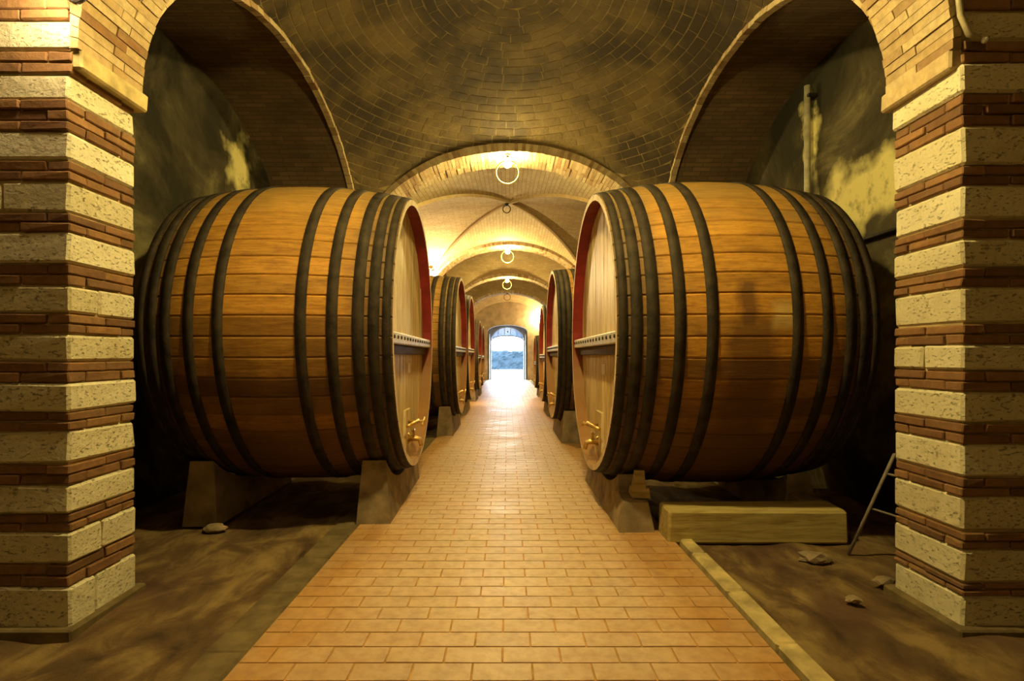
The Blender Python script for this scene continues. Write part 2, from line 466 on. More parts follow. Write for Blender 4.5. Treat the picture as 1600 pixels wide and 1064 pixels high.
def m_glass():
    t = NT('dusty_glass')
    n = t.noise(t.world(), 30.0, 4.0)
    tr = t.n('BsdfTranslucent', {'Color': t.ramp(n, [(0.35, (0.07, 0.12, 0.18)), (0.65, (0.17, 0.24, 0.32))])})
    gl = t.n('BsdfGlossy', {'Color': (0.8, 0.8, 0.8, 1), 'Roughness': 0.2})
    mx = t.n('MixShader', {'Fac': 0.06, 1: tr.outputs[0], 2: gl.outputs[0]})
    t.t.links.new(mx.outputs[0], t.out.inputs[0])
    return t.mat
M['glass'] = m_glass()

# ------------------------------------------------------------------ vault geometry
def g(u): return sqrt(max(0.0, 1 - u * u))
def ell_table(a, b, n=400):
    """(parameter angle, arc length) along a half ellipse x=-a cos t, z=b sin t"""
    T = [0.0]
    for i in range(n):
        t0, t1 = pi * i / n, pi * (i + 1) / n
        T.append(T[-1] + sqrt((a * (cos(t0) - cos(t1))) ** 2 + (b * (sin(t1) - sin(t0))) ** 2))
    return T
def ell_steps(a, b, step):
    """angles cutting the half ellipse in equal pieces of about step"""
    T = ell_table(a, b); n = max(4, round(T[-1] / step)); out = []; k = 0
    for i in range(n + 1):
        L = T[-1] * i / n
        while k < 399 and T[k + 1] < L: k += 1
        f = (L - T[k]) / max(1e-9, T[k + 1] - T[k])
        out.append(pi * (k + min(1, f)) / 400)
    return out

def sail(y0, y1, b=BR):
    yc, hy = (y0 + y1) / 2, (y1 - y0) / 2
    def f(u, v): return Vector((XC + HW * u, yc + hy * v, S + b * sqrt(max(0.0, 2 - u * u - v * v))))
    return f
def sail_mesh(mb, y0, y1, n=40, off=0.0):
    f = sail(y0, y1)
    ps = [sin(pi / 2 * (2 * i / n - 1)) for i in range(n + 1)]
    hy = (y1 - y0) / 2
    grid = [[mb.vert(f(ps[i], ps[j]) + Vector((0, 0, off))) for j in range(n + 1)] for i in range(n + 1)]
    def uv(u, v):
        rho = min(1.414, sqrt(u * u + v * v)); ph = math.asin(min(1, rho / 1.4143))
        return (math.atan2(v, u) * 2.6, ph * 3.3)
    for i in range(n):
        for j in range(n):
            cs = [(i, j), (i, j + 1), (i + 1, j + 1), (i + 1, j)]
            q = [uv(ps[a], ps[c]) for a, c in cs]
            if max(k[0] for k in q) - min(k[0] for k in q) > 5: q = [(k[0] if k[0] > 0 else k[0] + 2 * pi * 2.6, k[1]) for k in q]
            mb.face([grid[a][c] for a, c in cs], 0, q, True)

# ---- floor -----------------------------------------------------------------
PX0, PX1 = -1.33, 1.37
fl = MB(); fl.box((PX0, Y_BACK, -0.2), (PX1, 60.0, -0.0125))
floor = struct('floor', fl, M['joint'], 'terracotta brick path running down the middle of the cellar', 'floor')
cands = []
bl, bw = 0.29, 0.145
row = 0; y = 1.6
while y < 34.4:
    x = PX0 - (0 if row % 2 == 0 else bl / 2)
    while x < PX1 - 0.02:
        a, b = max(x, PX0), min(x + bl, PX1)
        if b - a > 0.03: cands.append((a + 0.002, y + 0.002, b - 0.002, y + bw - 0.002))
        x += bl
    y += bw; row += 1
inview = [c for c in cands if c[3] > 2.42]
def fbrick(mb, c, jit=0.001):
    a, y0, b, y1 = c
    z = random.uniform(-0.0085, -0.007)
    e = 0.0035
    top = [(a + e, y0 + e), (b - e, y0 + e), (b - e, y1 - e), (a + e, y1 - e)]
    bot = [(a, y0), (b, y0), (b, y1), (a, y1)]
    tz = [z + random.uniform(-jit, jit) for _ in range(4)]
    mb.hexa([(p[0], p[1], -0.03) for p in bot] + [(p[0], p[1], t) for p, t in zip(top, tz)], 0, (0,))
for c in inview[:290]:
    mb = MB(); fbrick(mb, c); mb.build('brick', M['floorbrick'], floor)
mb = MB()
for c in inview[290:] + [c for c in cands if c[3] <= 2.42]: fbrick(mb, c)
o = mb.build('far_bricks', M['floorbrick'], floor); tag(o, kind='stuff')

def rough_ground(name, x0, x1, label):
    mb = MB(); nx, ny = 34, 200
    random.seed(hash(name) % 1000 if False else len(name))
    from mathutils import noise as mn
    ys = [Y_BACK + (12 - Y_BACK) * j / 160 for j in range(161)] + [12 + (Y_END - 12) * j / 40 for j in range(1, 41)]
    xs = [x0 + (x1 - x0) * i / nx for i in range(nx + 1)]
    G = []
    for i, x in enumerate(xs):
        r = []
        for y in ys:
            z = -0.035 + 0.030 * mn.noise((x * 2.1, y * 1.3, 3.1)) + 0.020 * mn.noise((x * 6.0, y * 4.0, 9.0))
            r.append(mb.vert((x, y, min(z, -0.002))))
        G.append(r)
    for i in range(nx):
        for j in range(len(ys) - 1):
            mb.face((G[i][j], G[i + 1][j], G[i + 1][j + 1], G[i][j + 1]), 0, None, True)
    return struct(name, mb, M['earth'], label, 'floor')
rough_ground('floor_left', -XO - 0.1, -1.56, 'uneven brown earth floor beneath the left row of casks')
rough_ground('floor_right', 1.51, XO + 0.1, 'uneven dark earth floor beneath the right row of casks')

def kerb(name, x0, x1, z, mat, label, L0):
    e = empty(name, (0, 0, 0), 0, label, 'kerb', None, 'structure')
    y = 1.3; k = 0; far = MB()
    while y < Y_END:
        L = L0 * random.uniform(0.8, 1.2)
        b = MB() if y < 9 else far
        b.box((x0 + random.uniform(-.006, .006), y + 0.004, -0.15), (x1 + random.uniform(-.006, .006), min(y + L, Y_END) - 0.004, z + random.uniform(-.006, .004)), 0, 0.014, 0.004)
        if y < 9: b.build('stone', mat, e)
        y += L
    far.box((x0, Y_BACK, -0.15), (x1, 1.3, z))
    tag(far.build('far_stones', mat, e), kind='stuff')
kerb('kerb', 1.40, 1.515, 0.012, M['kerb_pale'], 'narrow pale stone kerb along the right border of the brick path', 0.75)
kerb('kerb', -1.56, -1.335, -0.012, M['kerb_dark'], 'dark mossy gutter stones along the left border of the brick path', 0.6)
g_ = MB(); g_.box((1.37, Y_BACK, -0.2), (1.40, Y_END, -0.04))
struct('gutter_floor', g_, M['kerb_dark'], 'thin dark groove between brick path and pale kerb', 'gutter')

mb = MB(); mb.box((-XO - .3, Y_BACK - .3, -.5), (XO + .3, Y_END + 1.2, -.201)); struct('ground', mb, M['dark_mortar'], 'solid ground under the cellar floor', 'ground')
# ---- outer walls, back and end wall, roof ----------------------------------
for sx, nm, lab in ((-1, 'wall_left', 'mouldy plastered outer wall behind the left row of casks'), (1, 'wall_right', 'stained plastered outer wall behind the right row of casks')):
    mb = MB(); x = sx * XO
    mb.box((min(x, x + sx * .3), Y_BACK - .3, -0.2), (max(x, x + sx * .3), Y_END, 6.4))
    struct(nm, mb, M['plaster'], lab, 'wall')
mb = MB(); mb.box((-XO, Y_BACK - .3, -.2), (XO, Y_BACK, 6.4)); struct('wall_back', mb, M['wall_uv'], 'brick wall closing the cellar behind the viewer', 'wall')
mb = MB(); mb.box((-XO - .3, Y_BACK - .3, 6.4), (XO + .3, Y_END + 1.2, 6.7)); struct('roof', mb, M['dark_mortar'], 'solid floor slab above the vaults', 'roof')

def arch_wall(mb, y0, y1, xa, xb, zt, xc, hw, spring, rise, n=20, m=0, mr=1):
    """wall from xa to xb with one arched opening (elliptic head)"""
    pts = [(xc - hw * cos(pi * i / n), spring + rise * sin(pi * i / n)) for i in range(n + 1)]
    mb.box((xa, y0, -.2), (xc - hw, y1, zt), m); mb.box((xc + hw, y0, -.2), (xb, y1, zt), m)
    for (x0, z0), (x1, z1) in zip(pts[:-1], pts[1:]):
        for y, fl in ((y0, 0), (y1, 1)):
            q = [(x0, y, z0), (x1, y, z1), (x1, y, zt), (x0, y, zt)]
            if fl: q.reverse()
            mb.quad(*q, m)
        mb.quad((x0, y0, z0), (x0, y1, z0), (x1, y1, z1), (x1, y0, z1), mr)
        mb.quad((x0, y0, zt), (x1, y0, zt), (x1, y1, zt), (x0, y1, zt), m)
    for sx, d in ((-1, 0), (1, 1)):      # reveal skin
        X = xc + sx * (hw - 0.003)
        q = [(X, y0, 0), (X, y1, 0), (X, y1, spring), (X, y0, spring)]
        mb.quad(*(q if d else q[::-1]), mr)
DX = 0.0
mb = MB(); arch_wall(mb, Y_END, Y_END + .65, -XO - .3, XO + .3, 6.4, DX, 1.27, 3.10, 0.42)
struct('wall_end', mb, [M['end_plaster'], M['reveal']], 'ochre plastered end wall with arched doorway to daylight', 'wall')
mb = MB(); arch_wall(mb, Y_END + .65, Y_END + 1.2, -XO - .3, XO + .3, 6.4, DX, 1.06, 2.52, 0.90, 20, 1, 1)
struct('wall_outside', mb, [M['end_plaster'], M['reveal']], 'outer face of the end wall round the daylight doorway', 'wall')
# fanlight above the doorway: curved transom, panes, mullions
w1 = empty('window_1', (DX, Y_END + .9, 2.5), 0, 'pale blue glazed fanlight over the bright end doorway', 'window', None, 'structure')
def fan(r0, ra, n=8, a0=0.0, a1=pi):
    return
N = 20
low = lambda x: 2.52 + 0.34 * sqrt(max(0, 1 - (x / 1.06) ** 2)) - 2.5
hi = lambda x: 2.52 + 0.90 * sqrt(max(0, 1 - (x / 1.06) ** 2)) - 2.5
edges = [-1.06, -0.62, -0.2, 0.2, 0.62, 1.06]
for k in range(5):
    p = MB(); n = 8
    for i in range(n):
        xa = edges[k] + (edges[k + 1] - edges[k]) * i / n; xb = edges[k] + (edges[k + 1] - edges[k]) * (i + 1) / n
        p.hexa([(xa, -.006, low(xa)), (xb, -.006, low(xb)), (xb, .006, low(xb)), (xa, .006, low(xa)),
                (xa, -.006, hi(xa)), (xb, -.006, hi(xb)), (xb, .006, hi(xb)), (xa, .006, hi(xa))])
    p.build('pane', M['glass'], w1)
for x in edges[1:-1]:
    p = MB(); p.box((x - .015, -.02, low(x)), (x + .015, .02, hi(x))); p.build('mullion', M['reveal'], w1)
p = MB(); p.tube([(-1.06 * cos(pi * i / 24), 0, .02 + .34 * sin(pi * i / 24)) for i in range(25)], .035, 8); p.build('transom', M['reveal'], w1)
p = MB(); p.sphere((0, -.03, .62), .05, 12, 8); p.build('boss', M['dark_metal'], w1)
for k, sx in enumerate((-1, 1)):
    d = empty('door_%d' % (k + 1), (DX + sx * 1.18, Y_END + .62, 0), 0,
              ('left' if sx < 0 else 'right') + ' boarded door leaf folded open against the end doorway reveal', 'door', None, 'structure')
    for j in range(4):
        p = MB(); p.box((-.03, -.60 + j * .145, 0.02), (.03, -.60 + j * .145 + .14, 2.95), 0, .006); p.build('board', M['door_wood'], d)
    for z in (.5, 2.3):
        p = MB(); p.box((-sx * .03 - .015, -.58, z), (-sx * .03 + .015, -.04, z + .1), 0, .005); p.build('ledge', M['door_wood'], d)
# outside
mb = MB(); mb.box((-40, Y_END + 1.2, -.3), (PX0, 120, -.02)); mb.box((PX1, Y_END + 1.2, -.3), (40, 120, -.02)); mb.box((PX0, 60, -.3), (PX1, 120, -.02))
mb.box((PX0, Y_END + 1.2, -.011), (PX1, 60, -.004))
struct('ground_outside', mb, M['yard'], 'pale sunlit gravel yard outside the end doorway', 'ground')
mb = MB(); from mathutils import noise as mn
nx, nz = 120, 14
def hp(i, j, back):
    x = -14 + 28 * i / nx; z = 2.2 * j / nz
    d = 0.28 * mn.noise((x * 1.7, z * 1.7, 1 + 5 * back)) + 0.15 * mn.noise((x * 5, z * 5, 4))
    return (x, 62 + (1.2 if back else 0) + (d if back else -d) + (0.12 * (j == nz)), z + (0.22 * mn.noise((x * 1.2, 0, 7)) if j == nz else 0))
H = [[[mb.vert(hp(i, j, b)) for j in range(nz + 1)] for i in range(nx + 1)] for b in (0, 1)]
for i in range(nx):
    for j in range(nz):
        mb.face((H[0][i][j], H[0][i + 1][j], H[0][i + 1][j + 1], H[0][i][j + 1])); mb.face((H[1][i + 1][j], H[1][i][j], H[1][i][j + 1], H[1][i + 1][j + 1]))
    mb.face((H[0][i][nz], H[0][i + 1][nz], H[1][i + 1][nz], H[1][i][nz]))
tag(mb.build('hedge', M['hedge']), 'dark clipped hedge across the yard beyond the end doorway', 'hedge')

# ---- ceilings --------------------------------------------------------------
def pix(p):
    return (793 + 830 * p[0] / max(.01, p[1]), 557 - 830 * (p[2] - 1.5) / max(.01, p[1]))
LAB = ['brick sail vault overhead at the near end of the cellar', 'brown brick sail vault darkened by soot and painted shade above the two nearest casks',
       'bright cream brick groin vault with crossing diagonal ribs', 'brick sail vault beyond the second lamp ring',
       'brick sail vault beyond the third lamp ring', 'last brick sail vault in front of the end wall']
for k, (y0, y1) in enumerate(BAYS):
    if k == 2: continue
    mb = MB(); sail_mesh(mb, y0, y1, 40, 0.6 if k == 0 else 0.0)
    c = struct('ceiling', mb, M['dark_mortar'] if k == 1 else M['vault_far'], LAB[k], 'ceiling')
    if k == 1:
        f = sail(y0, y1); yc, hy = (y0 + y1) / 2, (y1 - y0) / 2
        bricks = []
        T = ell_table(3.55, BR * 1.4142)           # quarter section, bricks in rings
        half = [pi / 2 * i / 200 for i in range(201)]
        L = [0.0]
        for i in range(200):
            L.append(L[-1] + sqrt((3.55 * (sin(half[i + 1]) - sin(half[i]))) ** 2 + (2.546 * (cos(half[i + 1]) - cos(half[i]))) ** 2))
        nr = round(L[-1] / 0.135)
        def ph_at(l):
            for i in range(200):
                if L[i + 1] >= l: return half[i] + (half[i + 1] - half[i]) * (l - L[i]) / (L[i + 1] - L[i])
            return pi / 2
        for r in range(1, nr):
            p0, p1 = ph_at(L[-1] * r / nr), ph_at(L[-1] * (r + 1) / nr)
            rho0, rho1 = 1.4142 * sin(p0), 1.4142 * sin(p1)
            n = max(6, round(2 * pi * (rho0 + rho1) / 2 * 2.5 / 0.29))
            o0 = random.random()
            for q in range(n):
                gp = 0.006 / (2.5 * (rho0 + rho1) / 2)
                a0, a1 = 2 * pi * (q + o0) / n + gp, 2 * pi * (q + 1 + o0) / n - gp
                am, rm = (a0 + a1) / 2, (rho0 + rho1) / 2
                e = (rho1 - rho0) * 0.045
                cs = [(rho0 + e, a0), (rho0 + e, a1), (rho1 - e, a1), (rho1 - e, a0)]
                if not any(abs(rr * cos(a)) < .995 and abs(rr * sin(a)) < .995 for rr, a in cs): continue
                uvs = [(max(-1, min(1, rr * cos(a))), max(-1, min(1, rr * sin(a)))) for rr, a in cs]
                top = [f(*w) for w in uvs]
                cen = f(max(-.99, min(.99, rm * cos(am))), max(-.99, min(.99, rm * sin(am))))
                # inward direction of the dome surface
                nrm = Vector(((cen.x - XC) / HW ** 2, (cen.y - yc) / hy ** 2, (cen.z - S) / BR ** 2)).normalized()
                d = 0.0025 + random.uniform(0, .002)
                bot = [t - nrm * (d + random.uniform(-.001, .001)) for t in top]
                bricks.append((cen, top, bot))
        def seen(b):
            x, y = pix(b[0]); return 0 < x < 1600 and 0 < y < 330
        vis = sorted([b for b in bricks if seen(b)], key=lambda b: b[0].length)
        hid = [b for b in bricks if not seen(b)]
        for cen, top, bot in vis[:290]:
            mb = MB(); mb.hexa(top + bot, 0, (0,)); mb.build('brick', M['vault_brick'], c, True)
        mb = MB()
        for cen, top, bot in vis[290:] + hid: mb.hexa(top + bot, 0, (0,))
        tag(mb.build('vault_bricks', M['vault_brick'], c), kind='stuff')
# bay 2: domical groin vault
y0, y1 = BAYS[2]; yc, hy = (y0 + y1) / 2, (y1 - y0) / 2
GB, GC = 1.75, 0.25
def groin(u, v): return Vector((XC + HW * u, yc + hy * v, S + GB * max(g(u), g(v)) + GC * (1 - u * u) * (1 - v * v)))
mb = MB(); n = 30
Tu = lambda t, a: a * (math.asin(max(-1, min(1, t)))) * 0.88
for d in range(4):
    R_ = [sin(pi / 2 * i / n) for i in range(n + 1)]
    G = []
    for i in range(n + 1):
        r = []
        for j in range(n + 1):
            w = 2 * j / n - 1
            r_, w_ = R_[i], math.sin(math.asin(R_[i]) * w)
            u, v = ((r_, w_), (-r_, w_), (w_, r_), (w_, -r_))[d]
            uv = (HW * u, Tu(v, hy)) if d < 2 else (hy * v, Tu(u, HW))
            r.append((mb.vert(groin(u, v)), uv))
        G.append(r)
    for i in range(n):
        for j in range(n):
            q = [G[i][j], G[i + 1][j], G[i + 1][j + 1], G[i][j + 1]]
            mb.face([k[0] for k in q], 0, [k[1] for k in q], True)
c2 = struct('ceiling', mb, M['vault_uv'], LAB[2], 'ceiling')
for sg in (1, -1):
    r = MB(); prev = None
    for i in range(61):
        t = sin(pi / 2 * (i / 30 - 1)) * 0.992
        p = groin(t, sg * t); q = groin(t * 0.999 + .001, sg * (t * 0.999 + .001))
        dirv = Vector((HW, sg * hy, 0)).normalized(); sd = Vector((-dirv.y, dirv.x, 0)) * 0.036
        # normal of the diagonal curve, pointing into the room
        tt = max(-.99, min(.99, t)); e = 1e-3
        tan = (groin(tt + e, sg * (tt + e)) - groin(tt - e, sg * (tt - e))).normalized()
        nn = tan.cross(Vector((-dirv.y, dirv.x, 0)))
        if nn.z > 0: nn = -nn
        cur = [r.vert(p + sd - nn * .15), r.vert(p + sd + nn * .055), r.vert(p - sd + nn * .055), r.vert(p - sd - nn * .15)]
        if prev:
            for a in range(4): r.face((prev[a], prev[(a + 1) % 4], cur[(a + 1) % 4], cur[a]))
        prev = cur
    r.build('diagonal_rib', M['arch_brick'], c2, True)

# ---- transverse arches -----------------------------------------------------
ALAB = ['brick transverse arch springing from the two striped pillars', 'brick arch with yellow lit soffit above the first lamp ring',
        'brick arch above the second lamp ring', 'brick arch above the third lamp ring', 'brick arch farthest down the cellar with unlit ring']
AW = HW - 0.05
def arch_pt(a, rr, y):
    x = XC - (AW + rr) * cos(a)
    return Vector((max(XL + .006, min(XR - .006, x)), y, S + (AB + rr) * sin(a)))
for k, (ya, yb) in enumerate(ARCHES):
    e = empty('arch_trim', (XC, ya, S), 0, ALAB[k], 'arch', None, 'structure')
    mi = Matrix.Translation(-e.location)
    st = ell_steps(AW, AB, 0.056 if k == 0 else 0.062)
    lanes = 2 if k <= 1 else 3
    ys = [ya + (yb - ya) * i / lanes for i in range(lanes + 1)]
    rest = MB(); cand = []
    for i in range(len(st) - 1):
        for l in range(lanes):
            s0 = 0.0
            gap = 0.0035
            ca = 0.05 * (st[i + 1] - st[i])
            a0, a1 = st[i] + ca, st[i + 1] - ca
            ln = lanes
            off = (ys[1] - ys[0]) * (0.5 if (i % 2 and False) else 0)
            q0, q1 = ys[l] + (0 if l == 0 else gap), ys[l + 1] - (0 if l == ln - 1 else gap)
            if i % 2 == 1:
                sh = (ys[1] - ys[0]) * 0.35
                if l > 0: q0 += sh
                if l < ln - 1: q1 += sh
            d = random.uniform(-.006, .006)
            P = [arch_pt(a0, d, q0), arch_pt(a1, d, q0), arch_pt(a1, d, q1), arch_pt(a0, d, q1),
                 arch_pt(a0, .27, q0), arch_pt(a1, .27, q0), arch_pt(a1, .27, q1), arch_pt(a0, .27, q1)]
            P = [mi @ p for p in P]
            w = mi.inverted() @ P[0]
            px = pix(w)
            cand.append((P, k <= 1 and 0 < px[0] < 1600 and px[1] > -20 and (k == 0 or px[1] < 330)))
    nv = 0
    for P, v in cand:
        if v and nv < 290:
            b = MB(); b.hexa(P); b.build('brick', M['arch_brick'], e, True); nv += 1
        else: rest.hexa(P)
    tag(rest.build('arch_bricks', M['arch_brick'], e, True), kind='stuff')
    core = MB(); n = 48
    for i in range(n):
        a0, a1 = pi * i / n, pi * (i + 1) / n
        core.hexa([mi @ p for p in (arch_pt(a0, .009, ya + .01), arch_pt(a1, .009, ya + .01), arch_pt(a1, .009, yb - .01), arch_pt(a0, .009, yb - .01),
                   arch_pt(a0, .5, ya + .01), arch_pt(a1, .5, ya + .01), arch_pt(a1, .5, yb - .01), arch_pt(a0, .5, yb - .01))])
    core.build('mortar_core', M['mortar'], e)
    # infill above the arch up to the slab
    for i in range(n):
        a0, a1 = pi * i / n, pi * (i + 1) / n
    fil = MB()
    for i in range(n):
        p0, p1 = mi @ arch_pt(pi * i / n, .4, ya + .02), mi @ arch_pt(pi * (i + 1) / n, .4, ya + .02)
        D = yb - ya - .04; zt = 6.4 - S
        fil.hexa([p0, p1, p1 + Vector((0, D, 0)), p0 + Vector((0, D, 0)), Vector((p0.x, p0.y, zt)), Vector((p1.x, p1.y, zt)), Vector((p1.x, p1.y + D, zt)), Vector((p0.x, p0.y + D, zt))])
    fil.build('infill', M['dark_mortar'], e)

# ---- side bays: arch ring, barrel vault -------------------------------------
for k, (y0, y1) in enumerate(BAYS):
    yc, hy = (y0 + y1) / 2, (y1 - y0) / 2
    b_ = GB if k == 2 else BR
    SZ = S + (0.6 if k == 0 else 0.0)
    for sx in (-1, 1):
        X0 = XL if sx < 0 else XR
        X1 = sx * (XO + .02)
        # side vault
        mb = MB(); n = 40; T = ell_table(hy, b_)
        for i in range(n):
            t0, t1 = pi * i / n, pi * (i + 1) / n
            s0, s1 = T[400 * i // n], T[400 * (i + 1) // n]
            y_0, z_0, y_1, z_1 = yc - hy * cos(t0), SZ + b_ * sin(t0), yc - hy * cos(t1), SZ + b_ * sin(t1)
            mb.quad((X0 + sx * .02, y_0, z_0), (X1, y_0, z_0), (X1, y_1, z_1), (X0 + sx * .02, y_1, z_1), 0, [(X0, s0), (X1, s0), (X1, s1), (X0, s1)], True)
        names = ['the near end', 'the nearest cask', 'the second and third casks', 'the fourth cask', 'the empty bay', 'the end wall']
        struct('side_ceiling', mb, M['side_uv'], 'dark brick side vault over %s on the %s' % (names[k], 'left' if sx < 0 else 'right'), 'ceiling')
        # ring of brick ends along the nave edge
        e = empty('arch_trim', (X0, yc, SZ), 0, 'thin brick edge of the side arch over %s on the %s' % (names[k], 'left' if sx < 0 else 'right'), 'arch', None, 'structure')
        st = ell_steps(hy, b_, 0.14); rest = MB()
        for i in range(len(st) - 1):
            ca = 0.03 * (st[i + 1] - st[i]); d = random.uniform(-.004, .004)
            def P(a, r, x): return Vector((x, -(hy + r) * cos(a), (b_ + r) * sin(a)))
            a0, a1 = st[i] + ca, st[i + 1] - ca
            xa, xb = -sx * (.012 + d), sx * .07
            q = [P(a0, -.05 + d, xa), P(a1, -.05 + d, xa), P(a1, -.05 + d, xb), P(a0, -.05 + d, xb), P(a0, .06, xa), P(a1, .06, xa), P(a1, .06, xb), P(a0, .06, xb)]
            w = pix(q[0] + e.location)
            if k == 1 and 200 < w[0] < 1400 and -10 < w[1] < 330:
                m_ = MB(); m_.hexa(q); m_.build('brick', M['arch_brick'], e, True)
            else: rest.hexa(q)
        tag(rest.build('edge_bricks', M['arch_brick'], e, True), kind='stuff')

# ---- pillars ----------------------------------------------------------------
def hgt(y): return 1.5 + (557 - y) * 2.93 / 830
LY = [985, 917, 882, 831, 804, 758, 726, 674, 644, 598, 565, 521, 490, 445, 412, 362, 332, 282, 250, 204, 155, 113]
RY = [992, 932, 912, 860, 832, 777, 747, 694, 662, 612, 580, 538, 505, 448, 418, 372, 342, 288, 258, 195, 145, 97]
CAP0, CAP1 = 3.10, 3.22
def pillar(side, ys, label):
    X0 = XL if side < 0 else XR
    ya, yb = ARCHES[0]
    W = XO - abs(X0)
    e = empty('pillar', (X0, ya, 0), 0, label, 'pillar', None, 'structure')
    # local: x' outwards = side*x
    def bx(mb, xa, xb, y0, y1, z0, z1, ch, jit):
        a, b = sorted((side * xa, side * xb)); mb.box((a, y0, z0), (b, y1, z1), 0, ch, jit)
    core = MB(); bx(core, .018, W, .018, yb - ya - .018, -.2, 6.4, 0, 0); core.build('mortar_core', M['mortar'], e)
    D = yb - ya
    hs = [hgt(y) for y in ys]; hs[0] = -0.03
    hs += [hs[-1] + 0.12]
    kinds = ['stone' if i % 2 == 0 else 'brick' for i in range(len(hs) - 1)]
    z = hs[-1]; q = len(kinds)
    while z < 5.3:
        d = .17 if q % 2 == 0 else .12
        hs.append(z + d); kinds.append('stone' if q % 2 == 0 else 'brick'); z += d; q += 1
    for i, kd in enumerate(kinds):
        z0, z1 = hs[i], hs[i + 1]
        above = z0 > CAP0 - .05
        if kd == 'stone':
            cuts = [0, random.uniform(.34, .62), random.uniform(.85, 1.1), W]
            gj = .005
            split = (random.random() < .22)
            for c in range(3):
                p = random.uniform(-.006, .010)
                if c == 0 and split:
                    s = random.uniform(.18, .3)
                    for (u0, u1) in ((-p, s - gj), (s + gj, D)):
                        mb = MB(); bx(mb, -p + random.uniform(-.004, .004), cuts[1] - gj, u0, u1, z0 + gj, z1 - gj, .012, .004); mb.build('stone', M['stone'], e)
                else:
                    mb = MB(); bx(mb, (-p if c == 0 else cuts[c] + gj), cuts[c + 1] - gj, -p, D + .004, z0 + gj, z1 - gj, .014, .005); mb.build('stone', M['stone'], e)
        else:
            nrow = 2 if z1 - z0 < .15 else 3
            for r in range(nrow):
                a, b = z0 + (z1 - z0) * r / nrow + .0035, z0 + (z1 - z0) * (r + 1) / nrow - .0035
                o = r % 2
                p = lambda: random.uniform(-.008, .006)
                gj = .004
                if o == 0:
                    fr = [0, .27, .55, .83]; fy = .125
                    inner = [(.125 + gj, .40), (.40 + 2 * gj, D)]
                else:
                    fr = [0, .125, .40, .68, .95]; fy = .125
                    inner = [(.27 + gj, D)]
                    fy0 = .27
                for c in range(len(fr) - 1):
                    yy = fy if not (o == 1 and c == 0) else .27
                    mb = MB(); bx(mb, (p() if c == 0 else fr[c] + gj), fr[c + 1] - gj, p(), yy - gj, a, b, .006, .003); mb.build('brick', M['red_brick'], e)
                mb = MB(); bx(mb, fr[-1] + gj, W, 0, .125, a, b, .006, .003); tag(mb.build('brick', M['red_brick'], e))
                for (u0, u1) in inner:
                    mb = MB(); bx(mb, p(), .12, u0, u1 - gj, a, b, .006, .003); mb.build('brick', M['red_brick'], e)
    cap = MB()
    bx(cap, -.055, .10, .02, D + .05, CAP0, CAP1 - .004, .012, .003)
    cap.build('capital', M['arch_brick'] if side > 0 else M['kerb_pale'], e)
    ft = MB(); bx(ft, -.05, W, -.05, D + .04, -.1, .012, .01, .004); ft.build('footing', M['kerb_dark'], e)
pillar(-1, LY, 'striped travertine and brick pillar beside the dark gutter, left of the path')
pillar(1, RY, 'striped travertine and brick pillar beside the pale kerb, right of the path')
for k in range(1, 5):
    ya, yb = ARCHES[k]
    for side in (-1, 1):
        X0 = XL if side < 0 else XR
        e = empty('pillar', (X0, ya, 0), 0, 'far striped pillar under arch number %d on the %s' % (k + 1, 'left' if side < 0 else 'right'), 'pillar', None, 'structure')
        ms, mb_ = MB(), MB(); z = -.03; q = 0
        def bb(mb, z0, z1, p):
            a, b = sorted((side * -p, side * (XO - abs(X0)))); mb.box((a, -p, z0), (b, yb - ya + p, z1), 0, .01)
        while z < 6.4:
            d = .175 if q % 2 == 0 else .115
            bb(ms if q % 2 == 0 else mb_, z, min(z + d, 6.4), 0.006 if q % 2 == 0 else 0.0); z += d; q += 1
        tag(ms.build('stone_courses', M['stone'], e), kind='stuff'); tag(mb_.build('brick_courses', M['red_brick'], e), kind='stuff')

